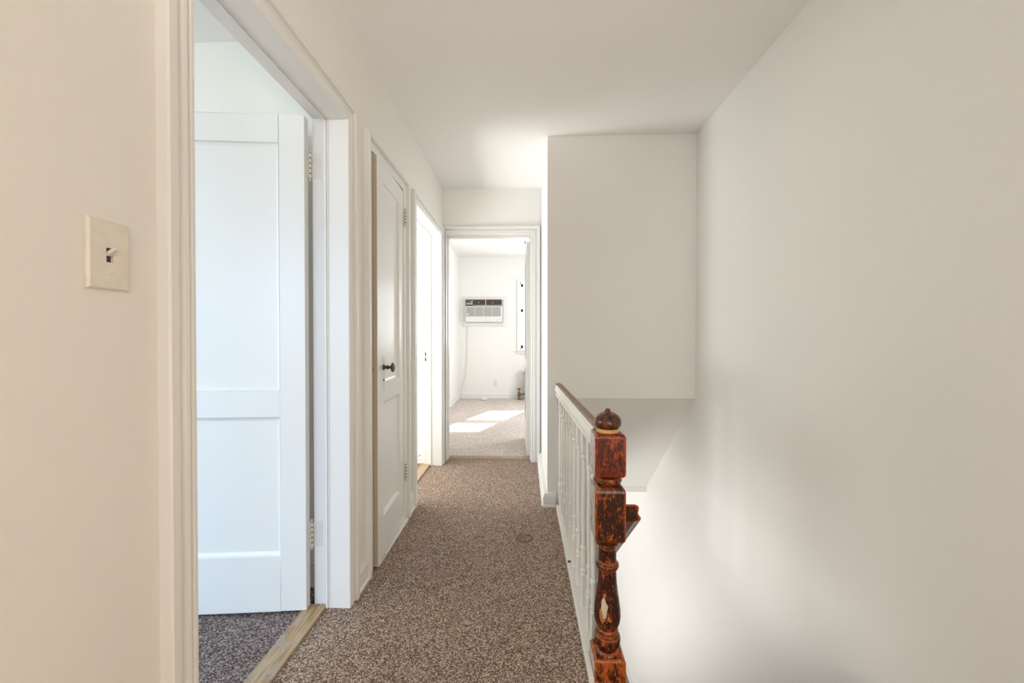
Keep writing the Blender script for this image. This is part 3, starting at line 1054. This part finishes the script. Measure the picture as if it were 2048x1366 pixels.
# ------------------------------------------------------------------ bedroom window
def window(name, x0, x1, z0, z1, y, depth=0.17):
    bm = NB()
    fw = 0.02
    # box frame
    box(bm, x0, x0 + fw, y, y + depth, z0, z1); box(bm, x1 - fw, x1, y, y + depth, z0, z1)
    box(bm, x0, x1, y, y + depth, z1 - fw, z1); box(bm, x0, x1, y, y + depth, z0, z0 + fw)
    root = struct(name, bm, M['trim'])
    zm = (z0 + z1) / 2 + 0.075
    for nm, a, b, yy in (('lower_sash', z0 + fw, zm + 0.05, y + 0.05), ('upper_sash', zm - 0.05, z1 - fw, y + 0.09)):
        bm = NB()
        s = 0.038
        box(bm, x0 + fw, x0 + fw + s, yy, yy + 0.035, a, b); box(bm, x1 - fw - s, x1 - fw, yy, yy + 0.035, a, b)
        box(bm, x0 + fw, x1 - fw, yy, yy + 0.035, a, a + s + 0.012); box(bm, x0 + fw, x1 - fw, yy, yy + 0.035, b - s - 0.012, b)
        sa = obj(nm, bm, M['trim'], bevel=0.002); sa.parent = root
        bm = NB(); box(bm, x0 + fw + s, x1 - fw - s, yy + 0.015, yy + 0.019, a + s, b - s)
        g = obj('pane', bm, M['glass']); g.parent = sa
    bm = NB(); box(bm, x0 + 0.12, x0 + 0.15, y + 0.035, y + 0.05, z0 + fw + 0.01, z0 + fw + 0.022)
    o = obj('sash_lift', bm, M['brass']); o.parent = root
    return root
w1 = window('window_1', BW[0], BW[1], BW[2], BW[3], 7.43)
# casing, stool and apron
bm = NB()
c = 0.052
box(bm, BW[0] - c, BW[0] + .004, 7.408, 7.431, BW[2] - 0.01, BW[3] + c)
box(bm, BW[1] - .004, BW[1] + c, 7.408, 7.431, BW[2] - 0.01, BW[3] + c)
box(bm, BW[0] + .004, BW[1] - .004, 7.408, 7.431, BW[3] - .004, BW[3] + c)
o = obj('window_casing', bm, M['trim'], bevel=0.003); o.parent = w1
bm = NB()
box(bm, BW[0] - c - 0.03, BW[1] + c + 0.03, 7.375, 7.47, BW[2] - 0.03, BW[2] - 0.005)
o = obj('window_sill', bm, M['trim'], bevel=0.004); o.parent = w1
bm = NB()
box(bm, BW[0] - c, BW[1] + c, 7.412, 7.431, BW[2] - 0.085, BW[2] - 0.03)
o = obj('window_apron', bm, M['trim'], bevel=0.003); o.parent = w1

# windows out of sight that let daylight into the side rooms
def frame_x(name, x, y0, y1, z0, z1):
    bm = NB(); w = 0.05
    box(bm, x, x + 0.12, y0, y0 + w, z0, z1); box(bm, x, x + 0.12, y1 - w, y1, z0, z1)
    box(bm, x, x + 0.12, y0, y1, z0, z0 + w); box(bm, x, x + 0.12, y0, y1, z1 - w, z1)
    box(bm, x + 0.04, x + 0.08, y0, y1, (z0 + z1) / 2 - 0.02, (z0 + z1) / 2 + 0.02)
    return struct(name, bm, M['trim'])

# ------------------------------------------------------------------ air conditioner through the bedroom wall
ac = thing('air_conditioner', 'white through-wall air conditioner with dark control strip on the bedroom wall', 'air conditioner', (-0.72, 7.43, 1.38))
A0, A1, B0, B1 = -1.068, -0.378, 1.385, 1.803
YW = 7.43
bm = NB()
for (x0, x1, z0, z1) in ((A0 - 0.048, A0, B0 - 0.065, B1 + 0.055), (A1, A1 + 0.068, B0 - 0.065, B1 + 0.055), (A0, A1, B1, B1 + 0.055), (A0, A1, B0 - 0.065, B0)):
    box(bm, x0, x1, YW - 0.018, YW + 0.001, z0, z1)
adopt(obj('wall_frame', bm, M['white'], bevel=0.003), ac)
bm = NB()
box(bm, A0 + 0.004, A1 - 0.020, YW - 0.085, YW - 0.001, B0 + 0.012, B1)
adopt(obj('body', bm, M['white'], bevel=0.006), ac)
yf = YW - 0.086
bm = NB()
box(bm, A0 + 0.006, A1 - 0.022, yf - 0.004, yf + 0.002, B1 - 0.117, B1 - 0.001)
cs = obj('control_strip', bm, M['dark'], bevel=0.001); adopt(cs, ac)
def acpart(name, x0, x1, z0, z1, mat, d=0.003, par=None, y=None):
    bm = NB(); yy = (yf - 0.004) if y is None else y
    box(bm, x0, x1, yy - d, yy + 0.001, z0, z1)
    o = obj(name, bm, mat)
    adopt(o, ac)
    return o
for (a, b) in ((0.105, 0.175), (0.175 + 0.004, 0.247), (0.251, 0.325), (0.345, 0.408), (0.412, 0.475), (0.479, 0.545)):
    acpart('vent_louvre', A0 + a + 0.04, A0 + b + 0.04, B1 - 0.098, B1 - 0.030, M['bronze'])
acpart('divider', A0 + 0.128, A0 + 0.138, B1 - 0.100, B1 - 0.012, M['grille'], 0.004)
acpart('divider', A0 + 0.371, A0 + 0.381, B1 - 0.106, B1 - 0.004, M['cream'], 0.005)
acpart('lower_strip', A0 + 0.145, A1 - 0.035, B1 - 0.108, B1 - 0.100, M['grille'], 0.004)
bm = NB(); box(bm, A0 + 0.024, A0 + 0.122, yf - 0.0075, yf - 0.003, B1 - 0.055, B1 - 0.024)
adopt(obj('display', bm, plain('brown_display', (0.13, 0.075, 0.06), 0.3)), ac)
for i in range(4):
    acpart('button', A0 + 0.026 + i * 0.026, A0 + 0.040 + i * 0.026, B1 - 0.092, B1 - 0.062, M['cream'], 0.005)
acpart('button', A0 + 0.104, A0 + 0.118, B1 - 0.050, B1 - 0.028, M['white'], 0.006)
for xx in (A0 + 0.247, A0 + 0.500):
    acpart('louvre_tab', xx - 0.010, xx + 0.010, B1 - 0.064, B1 - 0.054, M['white'], 0.006)
# intake grille
bm = NB()
gz0, gz1 = B1 - 0.305, B1 - 0.135
box(bm, A0 + 0.022, A1 - 0.045, yf - 0.002, yf + 0.001, gz0, gz1)
for i in range(22):
    z = gz0 + 0.004 + i * (gz1 - gz0 - 0.008) / 21
    box(bm, A0 + 0.022, A1 - 0.045, yf - 0.006, yf - 0.001, z - 0.0013, z + 0.0013)
adopt(obj('intake_grille', bm, M['grille']), ac)
for i in (1, 2, 3):
    x = A0 + 0.022 + i * (A1 - A0 - 0.067) / 4
    acpart('grille_bar', x - 0.004, x + 0.004, gz0, gz1, M['white'], 0.004)
acpart('energy_sticker', A0 + 0.035, A0 + 0.060, gz0 + 0.012, gz0 + 0.055, M['white'], 0.004)
acpart('maker_badge', A1 - 0.125, A1 - 0.110, B0 + 0.045, B0 + 0.059, M['grille'], 0.002, y=yf)
acpart('maker_lettering', A1 - 0.100, A1 - 0.034, B0 + 0.050, B0 + 0.054, M['grille'], 0.001, y=yf)
# power cord to the plug on the floor
def bp(px, py, y):
    return Vector(((px - 1048) * y / 812.0, y, 1.115 - (py - 675) * y / 812.0))
bm = NB()
cord = [bp(936, 645, 7.415), bp(935, 668, 7.415), bp(934, 700, 7.415), bp(933, 735, 7.415), bp(930, 757, 7.41), bp(926, 773, 7.40), bp(926, 783, 7.39),
        Vector((-1.09, 7.33, 0.008)), Vector((-0.98, 7.27, 0.007)), Vector((-0.84, 7.24, 0.007)), Vector((-0.73, 7.20, 0.010))]
tube(bm, spline(cord, 6), 0.0055)
adopt(obj('power_cord', bm, M['cream']), ac)
bm = NB()
box(bm, -0.745, -0.665, 7.16, 7.225, 0.001, 0.045)
adopt(obj('plug', bm, M['white'], bevel=0.012, seg=3), ac)

# ------------------------------------------------------------------ outlet
ou = thing('wall_outlet', 'small white electrical outlet low on the bedroom back wall', 'outlet', (-0.513, 7.43, 0.27))
bm = NB(); box(bm, -0.548, -0.478, 7.424, 7.4305, 0.215, 0.330)
adopt(obj('cover_plate', bm, M['white'], bevel=0.003), ou)
for dz in (0.250, 0.293):
    bm = NB(); lathe(bm, [(0.0165, 7.4245), (0.0160, 7.4225), (0.001, 7.4222)], -0.513, dz, 18, axis='y')
    adopt(obj('socket', bm, M['white']), ou)
    bm = NB()
    for dx in (-0.006, 0.006):
        box(bm, -0.513 + dx - 0.0012, -0.513 + dx + 0.0012, 7.4216, 7.4224, dz - 0.004, dz + 0.004)
    adopt(obj('slot', bm, M['black']), ou)

# ------------------------------------------------------------------ radiator under the bedroom window
ra = thing('radiator', 'dark cast-iron radiator with bronze valve under the bedroom window', 'radiator', (0.3, 7.3, 0))
bm = NB()
def rad_section():
    bm = NB()
    w = 0.022
    pts = [(-0.075, 0.06), (-0.085, 0.0), (-0.055, 0.0), (-0.045, 0.05), (0.045, 0.05), (0.055, 0.0), (0.085, 0.0), (0.075, 0.06), (0.078, 0.50), (0.05, 0.545), (-0.05, 0.545), (-0.078, 0.50)]
    a = [bm.verts.new((-w, y, z)) for y, z in pts]; b = [bm.verts.new((w, y, z)) for y, z in pts]
    bm.faces.new(a); bm.faces.new(b[::-1])
    for i in range(len(pts)):
        bm.faces.new((a[i], b[i], b[(i + 1) % len(pts)], a[(i + 1) % len(pts)]))
    bmesh.ops.recalc_face_normals(bm, faces=bm.faces)
    me = bpy.data.meshes.new('section'); bm.to_mesh(me); bm.free(); me.materials.append(M['bronze'])
    return me
rm = rad_section()
for i in range(9):
    o = bpy.data.objects.new('section', rm); COL.objects.link(o)
    o.location = (0.045 + 0.056 * i, 7.30, 0.0)
    md = o.modifiers.new('bevel', 'BEVEL'); md.width = 0.012; md.segments = 3
    adopt(o, ra)
for hz in (0.47, 0.10):
    bm = NB(); tube(bm, [(0.0, 7.30, hz), (0.54, 7.30, hz)], 0.018, 12)
    adopt(obj('header_pipe', bm, M['bronze']), ra)
vx, vy = -0.091, 7.30
bm = NB()
lathe(bm, [(0.038, 0.0), (0.038, 0.006), (0.018, 0.010), (0.017, 0.045), (0.026, 0.048), (0.026, 0.070), (0.022, 0.074), (0.026, 0.085), (0.026, 0.110), (0.018, 0.118),
           (0.018, 0.135), (0.012, 0.138), (0.009, 0.165), (0.009, 0.182)], vx, vy, 18)
lathe(bm, [(0.015, vx), (0.015, vx + 0.025), (0.022, vx + 0.026), (0.022, vx + 0.045), (0.014, vx + 0.046), (0.014, 0.03)], vy, 0.098, 14, axis='x')
vv = obj('valve', bm, M['brass'], smooth='auto'); adopt(vv, ra)
bm = NB()
lathe(bm, [(0.004, 0.180), (0.034, 0.184), (0.038, 0.190), (0.034, 0.197), (0.006, 0.199)], vx, vy, 18)
o = obj('hand_wheel', bm, M['bronze'], smooth='auto')
bpy.context.view_layer.update(); o.parent = vv; o.matrix_parent_inverse = vv.matrix_world.inverted()
